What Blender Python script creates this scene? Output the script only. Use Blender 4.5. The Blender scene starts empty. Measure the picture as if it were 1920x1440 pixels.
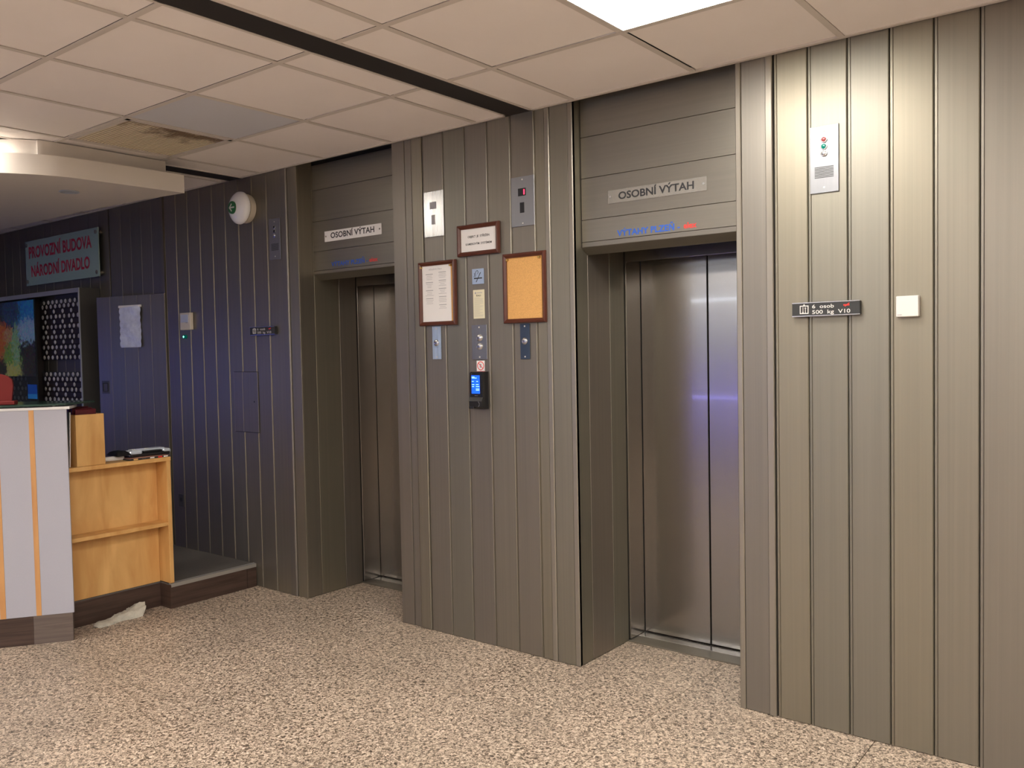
import bpy, math, random
from mathutils import Matrix, Vector
random.seed(7)
S = bpy.context.scene
COL = S.collection

# ------------------------------------------------------------------ camera
cam_d = bpy.data.cameras.new('camera'); cam = bpy.data.objects.new('camera', cam_d); COL.objects.link(cam)
FPX = 1618.6
cam_d.sensor_fit = 'HORIZONTAL'; cam_d.sensor_width = 36.0; cam_d.lens = 36.0 * FPX / 1920.0
cam_d.clip_start = 0.02; cam_d.clip_end = 100
yaw, pitch, roll = math.radians(-38.0217), math.radians(-2.2063), math.radians(-1.1044)
fw = Vector((math.sin(yaw)*math.cos(pitch), math.cos(yaw)*math.cos(pitch), math.sin(pitch)))
rt = fw.cross(Vector((0, 0, 1))).normalized(); up = rt.cross(fw)
r2 = rt*math.cos(roll) + up*math.sin(roll); u2 = -rt*math.sin(roll) + up*math.cos(roll)
m = Matrix((r2, u2, -fw)).transposed().to_4x4(); m.translation = Vector((0, -3.352, 1.5))
cam.matrix_world = m
S.camera = cam

# ------------------------------------------------------------------ world, lights, exposure
S.view_settings.view_transform = 'Standard'; S.view_settings.look = 'None'
S.view_settings.gamma = 1.0; S.view_settings.use_curve_mapping = False
S.view_settings.exposure = 1.12
W = bpy.data.worlds.new('world'); S.world = W; W.use_nodes = True
W.node_tree.nodes['Background'].inputs[0].default_value = (0.62, 0.66, 0.8, 1)
W.node_tree.nodes['Background'].inputs[1].default_value = 0.25
LED = (1.0, 0.965, 0.90); LED_STRENGTH = 22.0        # warm ceiling panels
FAR_STRENGTH = 12.0; COOL = (0.80, 0.88, 1.0)

# ------------------------------------------------------------------ materials
def newmat(name):
    mt = bpy.data.materials.new(name); mt.use_nodes = True
    nt = mt.node_tree; return mt, nt, nt.nodes['Principled BSDF']
def N(nt, t, **k):
    n = nt.nodes.new(t)
    for a, b in k.items(): setattr(n, a, b)
    return n
def mat(name, col, rough=0.5, metal=0.0, spec=0.5, emit=None, estr=0.0, bump=None, var=0.0, vscale=8.0, trans=0.0, alpha=1.0):
    mt, nt, b = newmat(name)
    b.inputs['Base Color'].default_value = (*col, 1); b.inputs['Roughness'].default_value = rough
    b.inputs['Metallic'].default_value = metal; b.inputs['Specular IOR Level'].default_value = spec
    b.inputs['Transmission Weight'].default_value = trans; b.inputs['Alpha'].default_value = alpha
    if emit: b.inputs['Emission Color'].default_value = (*emit, 1); b.inputs['Emission Strength'].default_value = estr
    tc = N(nt, 'ShaderNodeTexCoord')
    no = N(nt, 'ShaderNodeTexNoise'); no.inputs['Scale'].default_value = vscale; no.inputs['Detail'].default_value = 4
    nt.links.new(tc.outputs['Object'], no.inputs['Vector'])
    v = max(var, 0.02)
    mx = N(nt, 'ShaderNodeMix', data_type='RGBA'); mx.inputs[6].default_value = (*[c*(1-v) for c in col], 1)
    mx.inputs[7].default_value = (*[min(1, c*(1+v)) for c in col], 1)
    nt.links.new(no.outputs['Fac'], mx.inputs[0]); nt.links.new(mx.outputs[2], b.inputs['Base Color'])
    if bump:
        n2 = N(nt, 'ShaderNodeTexNoise'); n2.inputs['Scale'].default_value = bump[0]
        nt.links.new(tc.outputs['Object'], n2.inputs['Vector'])
        bp = N(nt, 'ShaderNodeBump'); bp.inputs['Strength'].default_value = bump[1]; bp.inputs['Distance'].default_value = bump[2]
        nt.links.new(n2.outputs['Fac'], bp.inputs['Height']); nt.links.new(bp.outputs[0], b.inputs['Normal'])
    return mt
def brushed(name, cols, rough, metal, horiz=False, streak=0.12, aniso=0.0, rvar=0.05, sheen_streak=0.0):
    """brushed metal sheet: tone differs sheet by sheet, fine streaks along the brushing"""
    mt, nt, b = newmat(name)
    oi = N(nt, 'ShaderNodeObjectInfo'); cr = N(nt, 'ShaderNodeValToRGB'); cr.color_ramp.interpolation = 'LINEAR'
    if len(cols) == 1: cols = cols*2
    while len(cr.color_ramp.elements) < len(cols): cr.color_ramp.elements.new(0.5)
    for i, c in enumerate(cols):
        e = cr.color_ramp.elements[i]; e.position = i/max(1, len(cols)-1); e.color = (*c, 1)
    nt.links.new(oi.outputs['Random'], cr.inputs[0])
    ge = N(nt, 'ShaderNodeNewGeometry'); mp = N(nt, 'ShaderNodeMapping')
    mp.inputs['Scale'].default_value = (0.6, 60, 60) if horiz else (60, 60, 0.35)
    nt.links.new(ge.outputs['Position'], mp.inputs['Vector'])
    no = N(nt, 'ShaderNodeTexNoise'); no.inputs['Scale'].default_value = 1.0; no.inputs['Detail'].default_value = 5; no.inputs['Roughness'].default_value = 0.7
    nt.links.new(mp.outputs[0], no.inputs['Vector'])
    mr = N(nt, 'ShaderNodeMapRange'); mr.inputs['From Min'].default_value = 0.3; mr.inputs['From Max'].default_value = 0.7
    mr.inputs['To Min'].default_value = 1-streak; mr.inputs['To Max'].default_value = 1+streak
    nt.links.new(no.outputs['Fac'], mr.inputs['Value'])
    mul = N(nt, 'ShaderNodeVectorMath', operation='SCALE'); nt.links.new(cr.outputs[0], mul.inputs[0]); nt.links.new(mr.outputs[0], mul.inputs['Scale'])
    nt.links.new(mul.outputs[0], b.inputs['Base Color'])
    b.inputs['Metallic'].default_value = metal
    m2 = N(nt, 'ShaderNodeMapRange'); m2.inputs['To Min'].default_value = rough-rvar; m2.inputs['To Max'].default_value = rough+rvar
    nt.links.new(no.outputs['Fac'], m2.inputs['Value']); nt.links.new(m2.outputs[0], b.inputs['Roughness'])
    if aniso:
        b.inputs['Anisotropic'].default_value = aniso
        cx = N(nt, 'ShaderNodeCombineXYZ'); cx.inputs[0].default_value = 1.0 if horiz else 0.0; cx.inputs[2].default_value = 0.0 if horiz else 1.0
        nt.links.new(cx.outputs[0], b.inputs['Tangent'])
    return mt
PAN = [(0.248, 0.219, 0.175), (0.225, 0.204, 0.178), (0.265, 0.236, 0.178), (0.230, 0.215, 0.176), (0.250, 0.217, 0.183)]
M = {}
M['panel'] = brushed('anodised_panel', PAN, 0.45, 0.80, streak=0.07, aniso=0.0)
M['panel_h'] = brushed('anodised_board', [(0.21, 0.19, 0.158), (0.23, 0.208, 0.17)], 0.40, 0.72, horiz=True, streak=0.06)
M['strip'] = brushed('bright_strip', [(0.29, 0.26, 0.215), (0.27, 0.24, 0.20)], 0.36, 0.65, streak=0.04)
M['steel'] = brushed('brushed_door_steel', [(0.30, 0.28, 0.255), (0.32, 0.295, 0.27)], 0.22, 0.92, streak=0.03, rvar=0.02)
_b = M['steel'].node_tree.nodes['Principled BSDF']; _b.inputs['Coat Weight'].default_value = 0.35; _b.inputs['Coat Roughness'].default_value = 0.035
M['plate'] = brushed('brushed_plate_steel', [(0.62, 0.61, 0.59), (0.58, 0.57, 0.56)], 0.24, 0.95, streak=0.04, rvar=0.03)
M['plate_dull'] = brushed('dull_intercom_steel', [(0.28, 0.28, 0.29), (0.26, 0.26, 0.27)], 0.40, 0.75, streak=0.04, rvar=0.05)
M['plate_mid'] = brushed('satin_indicator_steel', [(0.48, 0.48, 0.48), (0.46, 0.46, 0.46)], 0.28, 0.8, streak=0.05, rvar=0.05)
M['plate_blue'] = brushed('bluish_plate_steel', [(0.40, 0.50, 0.68)], 0.28, 0.3, streak=0.03, rvar=0.03)
M['plate_dark'] = brushed('dark_plate', [(0.035, 0.05, 0.085)], 0.3, 0.15, streak=0.03, rvar=0.03)
M['gap'] = mat('joint_shadow_black', (0.012, 0.011, 0.01), 0.8)
M['slot'] = mat('ceiling_slot_black', (0.016, 0.014, 0.014), 0.7)
M['tile'] = mat('mineral_ceiling_tile', (0.86, 0.81, 0.79), 0.9, spec=0.15, var=0.04, vscale=3.0, bump=(260, 0.12, 0.002))
M['tile_grey'] = mat('grey_ceiling_tile', (0.60, 0.61, 0.66), 0.9, spec=0.15, var=0.03, vscale=3.0, bump=(260, 0.12, 0.002))
M['tbar'] = mat('ceiling_grid_metal', (0.62, 0.57, 0.53), 0.5, var=0.05)
M['plaster'] = mat('painted_plaster', (0.68, 0.63, 0.58), 0.85, spec=0.2, var=0.03, vscale=2)
M['back_wall'] = mat('lobby_wall_paint', (0.70, 0.66, 0.60), 0.8, var=0.05, vscale=1)
M['led'] = mat('led_diffuser', (1, 1, 1), 0.5, emit=LED, estr=LED_STRENGTH)  # for the unseen fill panels, added to raise the overall light
M['led_near'] = mat('led_diffuser_aged', (1, 1, 1), 0.5, emit=LED, estr=LED_STRENGTH*0.8)  # seen panel, dimmed to soften its highlight on the right wall
M['tube'] = mat('fluorescent_glow', (1, 1, 1), 0.5, emit=COOL, estr=FAR_STRENGTH)
M['cove'] = mat('cove_lamp_glow', (1, 1, 1), 0.5, emit=(1.0, 0.93, 0.82), estr=14)
M['bluelight'] = mat('blue_strip_light', (0.1, 0.1, 1), 0.5, emit=(0.28, 0.26, 1.0), estr=10)
M['daylight'] = mat('daylit_window', (0.5, 0.6, 0.8), 0.3, emit=(0.45, 0.6, 1.0), estr=0.9)
M['screen_blue'] = mat('monitor_glow', (0.05, 0.1, 0.5), 0.2, emit=(0.06, 0.14, 1.0), estr=3.4)
M['white'] = mat('white_plastic', (0.64, 0.61, 0.57), 0.35, var=0.03)
M['white_gloss'] = mat('white_acrylic', (0.80, 0.80, 0.82), 0.12, var=0.02)
M['cream'] = mat('cream_plastic', (0.62, 0.56, 0.47), 0.4)
M['paper'] = mat('printed_paper', (0.80, 0.78, 0.76), 0.7, var=0.03)
M['paper_cream'] = mat('yellowed_notice', (0.72, 0.67, 0.48), 0.6, var=0.04)
M['ink'] = mat('black_ink', (0.02, 0.02, 0.022), 0.5)
M['ink_soft'] = mat('small_print_grey', (0.36, 0.36, 0.37), 0.7)
M['blue_ink'] = mat('blue_vinyl', (0.015, 0.10, 0.52), 0.4)
M['red_ink'] = mat('red_vinyl', (0.75, 0.035, 0.025), 0.4)
M['sign_red'] = mat('sign_red', (0.42, 0.02, 0.05), 0.4)
M['black'] = mat('black_plastic', (0.012, 0.012, 0.014), 0.28)
M['black_matt'] = mat('black_matt', (0.02, 0.02, 0.02), 0.6)
M['red_frame'] = mat('mahogany_frame', (0.085, 0.022, 0.012), 0.3, var=0.25, vscale=40)
M['cork'] = mat('cork', (0.66, 0.36, 0.12), 0.85, var=0.30, vscale=240, bump=(200, 0.4, 0.002))
M['brass'] = mat('brass', (0.75, 0.5, 0.15), 0.25, metal=0.9)
M['led_green'] = mat('green_lamp', (0.0, 0.5, 0.25), 0.4, emit=(0.1, 1.0, 0.55), estr=4)
M['green'] = mat('green_pictogram', (0.02, 0.13, 0.04), 0.5)
M['green_btn'] = mat('green_lens', (0.0, 0.20, 0.15), 0.2)
M['red_btn'] = mat('red_lens', (0.33, 0.06, 0.06), 0.25)
M['red_digit'] = mat('red_digit', (0.8, 0.02, 0.05), 0.4, emit=(1.0, 0.03, 0.08), estr=1.6)
M['screen'] = mat('terminal_screen', (0.01, 0.04, 0.4), 0.15, emit=(0.01, 0.10, 0.95), estr=0.75)
M['screen_text'] = mat('terminal_text', (0.3, 0.6, 1), 0.3, emit=(0.25, 0.55, 1.0), estr=0.9)
M['red'] = mat('red_enamel', (0.14, 0.003, 0.002), 0.75, var=0.1)
M['dark_red'] = mat('dark_red_card', (0.10, 0.004, 0.010), 0.5)
M['grey_carpet'] = mat('grey_carpet', (0.13, 0.12, 0.11), 0.95, spec=0.1, var=0.25, vscale=180, bump=(500, 0.6, 0.003))
M['nosing'] = mat('aluminium_nosing', (0.40, 0.38, 0.35), 0.4, metal=0.5)
M['counter_grey'] = mat('pale_grey_laminate', (0.41, 0.405, 0.465), 0.55, var=0.05, vscale=300)
M['counter_top'] = mat('white_laminate', (0.72, 0.70, 0.70), 0.35)
M['silver'] = mat('silver_plastic', (0.55, 0.60, 0.68), 0.3, metal=0.3)
M['cloth'] = mat('dirty_white_cloth', (0.50, 0.47, 0.40), 0.95, spec=0.1, var=0.3, vscale=30, bump=(60, 0.5, 0.01))
M['tag'] = mat('pale_tag', (0.62, 0.60, 0.58), 0.4)
M['cab'] = mat('cabinet_grey', (0.085, 0.08, 0.078), 0.45, metal=0.3)
M['cab_rail'] = mat('cabinet_bright_rail', (0.50, 0.52, 0.58), 0.3, metal=0.5)
M['rail'] = mat('hook_rail_black', (0.03, 0.02, 0.02), 0.5)
M['lit_edge'] = mat('joint_bright_edge', (0.55, 0.48, 0.38), 0.3, metal=0.5)
def wood(name, c1, c2, scale, horiz, rough=0.45):
    mt, nt, b = newmat(name)
    ge = N(nt, 'ShaderNodeNewGeometry'); mp = N(nt, 'ShaderNodeMapping'); mp.inputs['Scale'].default_value = scale
    nt.links.new(ge.outputs['Position'], mp.inputs['Vector'])
    no = N(nt, 'ShaderNodeTexNoise'); no.inputs['Scale'].default_value = 1; no.inputs['Detail'].default_value = 6; no.inputs['Distortion'].default_value = 0.8
    nt.links.new(mp.outputs[0], no.inputs['Vector'])
    cr = N(nt, 'ShaderNodeValToRGB'); cr.color_ramp.elements[0].position = 0.32; cr.color_ramp.elements[1].position = 0.68
    cr.color_ramp.elements[0].color = (*c1, 1); cr.color_ramp.elements[1].color = (*c2, 1)
    nt.links.new(no.outputs['Fac'], cr.inputs[0]); nt.links.new(cr.outputs[0], b.inputs['Base Color'])
    b.inputs['Roughness'].default_value = rough
    return mt
M['wood'] = wood('honey_maple', (0.58, 0.30, 0.095), (0.76, 0.46, 0.175), (9, 9, 2.2), False)
M['wood_strip'] = wood('maple_strip', (0.52, 0.25, 0.09), (0.64, 0.34, 0.13), (9, 9, 2.2), False)
M['plinth'] = wood('brown_vinyl_plinth', (0.040, 0.022, 0.017), (0.075, 0.045, 0.035), (3, 3, 60), True, 0.4)
M['plinth_pale'] = wood('worn_pale_plinth', (0.105, 0.078, 0.068), (0.15, 0.115, 0.10), (3, 3, 60), True, 0.45)
def granite():
    mt, nt, b = newmat('beige_speckled_granite')
    ge = N(nt, 'ShaderNodeNewGeometry'); mp = N(nt, 'ShaderNodeMapping'); mp.inputs['Scale'].default_value = (1, 1, 0.2)
    nt.links.new(ge.outputs['Position'], mp.inputs['Vector'])
    n1 = N(nt, 'ShaderNodeTexNoise'); n1.inputs['Scale'].default_value = 74; n1.inputs['Detail'].default_value = 3; n1.inputs['Roughness'].default_value = 0.6; n1.inputs['Distortion'].default_value = 1.2
    n2 = N(nt, 'ShaderNodeTexVoronoi'); n2.inputs['Scale'].default_value = 130
    n3 = N(nt, 'ShaderNodeTexNoise'); n3.inputs['Scale'].default_value = 1.3; n3.inputs['Detail'].default_value = 3
    for n in (n1, n2, n3): nt.links.new(mp.outputs[0], n.inputs['Vector'])
    cr = N(nt, 'ShaderNodeValToRGB'); R = cr.color_ramp
    R.elements[0].position = 0.36; R.elements[0].color = (0.075, 0.058, 0.046, 1)
    R.elements[1].position = 0.66; R.elements[1].color = (0.74, 0.61, 0.49, 1)
    for p, c in ((0.44, (0.20, 0.15, 0.112)), (0.50, (0.42, 0.33, 0.252)), (0.57, (0.56, 0.45, 0.35))):
        e = R.elements.new(p); e.color = (*c, 1)
    nt.links.new(n1.outputs['Fac'], cr.inputs[0])
    mx = N(nt, 'ShaderNodeMix', data_type='RGBA', blend_type='OVERLAY'); mx.inputs[0].default_value = 0.28
    hs = N(nt, 'ShaderNodeRGBToBW'); nt.links.new(n2.outputs['Color'], hs.inputs[0])
    nt.links.new(cr.outputs[0], mx.inputs[6]); nt.links.new(hs.outputs[0], mx.inputs[7])
    mr = N(nt, 'ShaderNodeMapRange'); mr.inputs['From Min'].default_value = 0.35; mr.inputs['From Max'].default_value = 0.65
    mr.inputs['To Min'].default_value = 0.88; mr.inputs['To Max'].default_value = 1.08
    nt.links.new(n3.outputs['Fac'], mr.inputs['Value'])
    sc = N(nt, 'ShaderNodeVectorMath', operation='SCALE'); nt.links.new(mx.outputs[2], sc.inputs[0]); nt.links.new(mr.outputs[0], sc.inputs['Scale'])
    nt.links.new(sc.outputs[0], b.inputs['Base Color'])
    b.inputs['Roughness'].default_value = 0.42; b.inputs['Specular IOR Level'].default_value = 0.35
    return mt
M['granite'] = granite()
def louvre_mat():
    mt, nt, b = newmat('stained_louvre_slats')
    tc = N(nt, 'ShaderNodeNewGeometry')
    n1 = N(nt, 'ShaderNodeTexNoise'); n1.inputs['Scale'].default_value = 9; n1.inputs['Detail'].default_value = 6
    nt.links.new(tc.outputs['Position'], n1.inputs['Vector'])
    se = N(nt, 'ShaderNodeSeparateXYZ'); nt.links.new(tc.outputs['Position'], se.inputs[0])
    mr = N(nt, 'ShaderNodeMapRange'); mr.inputs['From Min'].default_value = -4.42; mr.inputs['From Max'].default_value = -4.02
    mr.inputs['To Min'].default_value = -0.34; mr.inputs['To Max'].default_value = 0.10
    nt.links.new(se.outputs['X'], mr.inputs['Value'])
    ad = N(nt, 'ShaderNodeMath', operation='ADD'); nt.links.new(n1.outputs['Fac'], ad.inputs[0]); nt.links.new(mr.outputs[0], ad.inputs[1])
    cr = N(nt, 'ShaderNodeValToRGB'); cr.color_ramp.elements[0].position = 0.44; cr.color_ramp.elements[0].color = (0.78, 0.68, 0.50, 1)
    cr.color_ramp.elements[1].position = 0.62; cr.color_ramp.elements[1].color = (0.22, 0.15, 0.09, 1)
    nt.links.new(ad.outputs[0], cr.inputs[0]); nt.links.new(cr.outputs[0], b.inputs['Base Color']); b.inputs['Roughness'].default_value = 0.5
    return mt
M['louvre'] = louvre_mat()
def glass(name, col, alpha, rough=0.05):
    mt, nt, b = newmat(name)
    b.inputs['Base Color'].default_value = (*col, 1); b.inputs['Roughness'].default_value = rough
    b.inputs['Specular IOR Level'].default_value = 0.6
    tr = N(nt, 'ShaderNodeBsdfTransparent'); tr.inputs[0].default_value = (*[0.5+0.5*c for c in col], 1)
    mx = N(nt, 'ShaderNodeMixShader'); mx.inputs[0].default_value = alpha
    nt.links.new(tr.outputs[0], mx.inputs[1]); nt.links.new(b.outputs[0], mx.inputs[2])
    nt.links.new(mx.outputs[0], nt.nodes['Material Output'].inputs['Surface'])
    return mt
M['sign_glass'] = glass('frosted_teal_glass', (0.36, 0.50, 0.46), 0.85, 0.10)
M['counter_glass'] = glass('green_edge_glass', (0.035, 0.075, 0.06), 0.75, 0.06)
M['acrylic'] = glass('clear_acrylic', (0.5, 0.47, 0.43), 0.35, 0.15)
M['sleeve'] = mat('crinkled_plastic_sleeve', (0.62, 0.66, 0.82), 0.2, var=0.25, vscale=25, bump=(40, 0.5, 0.01))
def reflection_mat(cx, cz):
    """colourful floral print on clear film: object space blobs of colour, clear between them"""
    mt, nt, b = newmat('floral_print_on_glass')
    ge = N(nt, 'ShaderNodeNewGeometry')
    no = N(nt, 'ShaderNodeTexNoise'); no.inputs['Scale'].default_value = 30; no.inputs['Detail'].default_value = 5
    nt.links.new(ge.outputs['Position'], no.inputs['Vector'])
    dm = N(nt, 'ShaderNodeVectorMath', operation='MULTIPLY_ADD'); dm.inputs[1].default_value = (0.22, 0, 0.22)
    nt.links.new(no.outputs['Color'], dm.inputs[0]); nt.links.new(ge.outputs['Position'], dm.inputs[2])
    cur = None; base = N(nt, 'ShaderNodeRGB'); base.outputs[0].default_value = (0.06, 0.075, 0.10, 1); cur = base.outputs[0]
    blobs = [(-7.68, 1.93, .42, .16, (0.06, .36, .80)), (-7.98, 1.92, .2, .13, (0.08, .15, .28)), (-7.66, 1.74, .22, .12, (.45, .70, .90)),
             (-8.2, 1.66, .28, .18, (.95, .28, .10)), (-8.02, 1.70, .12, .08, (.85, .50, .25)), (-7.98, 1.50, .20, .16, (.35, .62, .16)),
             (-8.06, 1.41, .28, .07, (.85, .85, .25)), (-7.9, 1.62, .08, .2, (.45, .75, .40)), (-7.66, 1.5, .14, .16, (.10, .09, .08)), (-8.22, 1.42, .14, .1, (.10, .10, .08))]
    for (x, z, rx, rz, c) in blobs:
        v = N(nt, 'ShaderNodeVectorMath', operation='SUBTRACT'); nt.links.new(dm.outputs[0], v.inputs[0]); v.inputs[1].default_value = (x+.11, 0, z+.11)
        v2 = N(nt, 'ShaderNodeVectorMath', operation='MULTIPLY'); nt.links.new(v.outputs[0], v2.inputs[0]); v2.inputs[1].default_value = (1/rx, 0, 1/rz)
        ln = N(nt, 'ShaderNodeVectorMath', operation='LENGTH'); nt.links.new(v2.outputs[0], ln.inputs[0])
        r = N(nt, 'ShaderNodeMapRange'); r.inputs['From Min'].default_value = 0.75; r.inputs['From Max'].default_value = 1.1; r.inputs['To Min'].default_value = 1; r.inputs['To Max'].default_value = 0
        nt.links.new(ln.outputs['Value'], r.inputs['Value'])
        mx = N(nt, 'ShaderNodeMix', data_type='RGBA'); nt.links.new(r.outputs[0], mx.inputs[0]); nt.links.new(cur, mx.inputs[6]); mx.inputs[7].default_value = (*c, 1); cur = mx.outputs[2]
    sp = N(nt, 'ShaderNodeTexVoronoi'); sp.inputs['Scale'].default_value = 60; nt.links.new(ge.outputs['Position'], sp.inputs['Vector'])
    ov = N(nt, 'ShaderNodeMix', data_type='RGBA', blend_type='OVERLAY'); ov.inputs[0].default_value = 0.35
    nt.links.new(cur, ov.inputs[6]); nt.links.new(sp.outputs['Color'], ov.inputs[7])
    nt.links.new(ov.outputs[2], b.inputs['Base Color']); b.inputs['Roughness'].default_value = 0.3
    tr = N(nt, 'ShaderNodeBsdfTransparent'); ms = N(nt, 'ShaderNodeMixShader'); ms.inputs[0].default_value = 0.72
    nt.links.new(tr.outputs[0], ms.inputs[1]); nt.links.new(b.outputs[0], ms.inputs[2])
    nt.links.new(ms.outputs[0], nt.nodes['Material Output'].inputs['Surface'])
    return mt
M['picture'] = reflection_mat(0, 0)  # colourful reflection painted on the cabinet glass

# ------------------------------------------------------------------ mesh helpers
class MB:
    def __init__(s): s.v = []; s.f = []
    def add(s, vs, fs):
        o = len(s.v); s.v += [tuple(v) for v in vs]; s.f += [tuple(i+o for i in f) for f in fs]; return s
    def box(s, x0, x1, y0, y1, z0, z1, c=0.0):
        if c <= 0:
            v = [(x, y, z) for z in (z0, z1) for y in (y0, y1) for x in (x0, x1)]
            return s.add(v, [(0, 2, 3, 1), (4, 5, 7, 6), (0, 1, 5, 4), (2, 6, 7, 3), (0, 4, 6, 2), (1, 3, 7, 5)])
        c = min(c, (x1-x0)/2.01, (y1-y0)/2.01, (z1-z0)/2.01)     # chamfered on all edges
        V = []; idx = {}
        def vv(i, j, k, ax):
            p = [(x0, x1)[i], (y0, y1)[j], (z0, z1)[k]]; sg = [(1, -1)[i], (1, -1)[j], (1, -1)[k]]
            for a in range(3):
                if a != ax: p[a] += sg[a]*c
            idx[(i, j, k, ax)] = len(V); V.append(tuple(p))
        for i in (0, 1):
            for j in (0, 1):
                for k in (0, 1):
                    for ax in range(3): vv(i, j, k, ax)
        F = []
        g = lambda i, j, k, a: idx[(i, j, k, a)]
        for s_ in (0, 1):
            q = [g(s_, 0, 0, 0), g(s_, 1, 0, 0), g(s_, 1, 1, 0), g(s_, 0, 1, 0)]; F.append(q if s_ else q[::-1])
            q = [g(0, s_, 0, 1), g(1, s_, 0, 1), g(1, s_, 1, 1), g(0, s_, 1, 1)]; F.append(q[::-1] if s_ else q)
            q = [g(0, 0, s_, 2), g(1, 0, s_, 2), g(1, 1, s_, 2), g(0, 1, s_, 2)]; F.append(q if s_ else q[::-1])
        for a in (0, 1):
            for b_ in (0, 1):
                F.append([g(a, b_, 0, 0), g(a, b_, 1, 0), g(a, b_, 1, 1), g(a, b_, 0, 1)])
                F.append([g(a, 0, b_, 0), g(a, 1, b_, 0), g(a, 1, b_, 2), g(a, 0, b_, 2)])
                F.append([g(0, a, b_, 1), g(1, a, b_, 1), g(1, a, b_, 2), g(0, a, b_, 2)])
        for i in (0, 1):
            for j in (0, 1):
                for k in (0, 1): F.append([g(i, j, k, 0), g(i, j, k, 1), g(i, j, k, 2)])
        return s.add(V, F)
    def prism(s, pts, a, b, axis='z'):
        """closed 2D outline swept along an axis. z: pts are (x,y); x: (y,z); y: (x,z)"""
        n = len(pts)
        def P(p, t): return {'z': (p[0], p[1], t), 'x': (t, p[0], p[1]), 'y': (p[0], t, p[1])}[axis]
        V = [P(p, a) for p in pts] + [P(p, b) for p in pts]
        F = [(i, (i+1) % n, n+(i+1) % n, n+i) for i in range(n)] + [tuple(range(n))[::-1], tuple(range(n, 2*n))]
        return s.add(V, F)
    def cyl(s, c, r, h, axis='y', n=24, r2=None, rz=None):
        """cylinder centred on c (base) going along +axis by h; rz for elliptical"""
        r2 = r if r2 is None else r2
        V = []
        for (t, rr) in ((0, r), (h, r2)):
            for i in range(n):
                a = 2*math.pi*i/n; u, w = rr*math.cos(a), rr*math.sin(a)
                V.append({'y': (c[0]+u, c[1]+t, c[2]+w), 'z': (c[0]+u, c[1]+w, c[2]+t), 'x': (c[0]+t, c[1]+u, c[2]+w)}[axis])
        F = [(i, (i+1) % n, n+(i+1) % n, n+i) for i in range(n)] + [tuple(range(n))[::-1], tuple(range(n, 2*n))]
        return s.add(V, F)
    def lathe(s, c, prof, axis='y', n=32):
        """prof: list of (radius, offset along axis)"""
        V = []; m_ = len(prof)
        for (rr, t) in prof:
            for i in range(n):
                a = 2*math.pi*i/n; u, w = rr*math.cos(a), rr*math.sin(a)
                V.append({'y': (c[0]+u, c[1]+t, c[2]+w), 'z': (c[0]+u, c[1]+w, c[2]+t), 'x': (c[0]+t, c[1]+u, c[2]+w)}[axis])
        F = []
        for k in range(m_-1):
            for i in range(n): F.append((k*n+i, k*n+(i+1) % n, (k+1)*n+(i+1) % n, (k+1)*n+i))
        F += [tuple(range(n))[::-1], tuple(range((m_-1)*n, m_*n))]
        return s.add(V, F)
    def ring(s, x0, x1, z0, z1, y0, prof):
        """picture frame moulding on a wall facing -y: prof = (inset, out) pairs from outer edge inward"""
        V = []; 
        for (d, o) in prof:
            V += [(x0+d, y0-o, z0+d), (x1-d, y0-o, z0+d), (x1-d, y0-o, z1-d), (x0+d, y0-o, z1-d)]
        F = []
        for k in range(len(prof)-1):
            for i in range(4): F.append((k*4+i, k*4+(i+1) % 4, (k+1)*4+(i+1) % 4, (k+1)*4+i))
        k = len(prof)-1
        for i in range(4): F.append((k*4+i, k*4+(i+1) % 4, (i+1) % 4, i))
        return s.add(V, F)
    def build(s, name, mt, parent=None, smooth=False):
        me = bpy.data.meshes.new(name); me.from_pydata(s.v, [], s.f); me.update()
        import bmesh
        bm = bmesh.new(); bm.from_mesh(me); bmesh.ops.recalc_face_normals(bm, faces=bm.faces); bm.to_mesh(me); bm.free()
        if smooth:
            for p in me.polygons: p.use_smooth = True
            try: me.set_sharp_from_angle(angle=math.radians(40))
            except Exception: pass
        me.materials.append(mt)
        o = bpy.data.objects.new(name, me); COL.objects.link(o)
        if parent: o.parent = parent
        return o
def tag(o, label=None, cat=None, group=None, kind=None):
    if label: o['label'] = label
    if cat: o['category'] = cat
    if group: o['group'] = group
    if kind: o['kind'] = kind
    return o
def thing(name, label, cat, loc=(0, 0, 0), rz=0.0, group=None, kind=None):
    o = bpy.data.objects.new(name, None); COL.objects.link(o); o.location = loc; o.rotation_euler = (0, 0, rz); o.empty_display_size = 0.05
    return tag(o, label, cat, group, kind)
def root(name, loc=(0, 0, 0)):
    o = bpy.data.objects.new(name, None); COL.objects.link(o); o.location = loc; o['kind'] = 'structure'; o.empty_display_size = 0.05; return o
def text(name, s, x0, x1, z0, zcap, y, mt, parent=None, bold=0.0, depth=0.0006, rot=0.0):
    """flat lettering facing -y, fitted to x0..x1 and to cap height z0..zcap"""
    cu = bpy.data.curves.new(name, 'FONT'); cu.body = s; cu.size = 1.0; cu.offset = bold; cu.resolution_u = 3
    to = bpy.data.objects.new('tmp', cu); COL.objects.link(to)
    dg = bpy.context.evaluated_depsgraph_get(); dg.update()
    me = bpy.data.meshes.new_from_object(to.evaluated_get(dg)); me.name = name
    bpy.data.objects.remove(to)
    xs = [v.co.x for v in me.vertices]; ax, bx = min(xs), max(xs)
    cap = 0.70
    sx = (x1-x0)/(bx-ax); sz = (zcap-z0)/cap
    for v in me.vertices:
        v.co = Vector((x0+(v.co.x-ax)*sx, y, z0+v.co.y*sz))
    me.materials.clear(); me.materials.append(mt)
    o = bpy.data.objects.new(name, me); COL.objects.link(o)
    if parent: o.parent = parent
    return o
CEIL = 2.64

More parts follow.
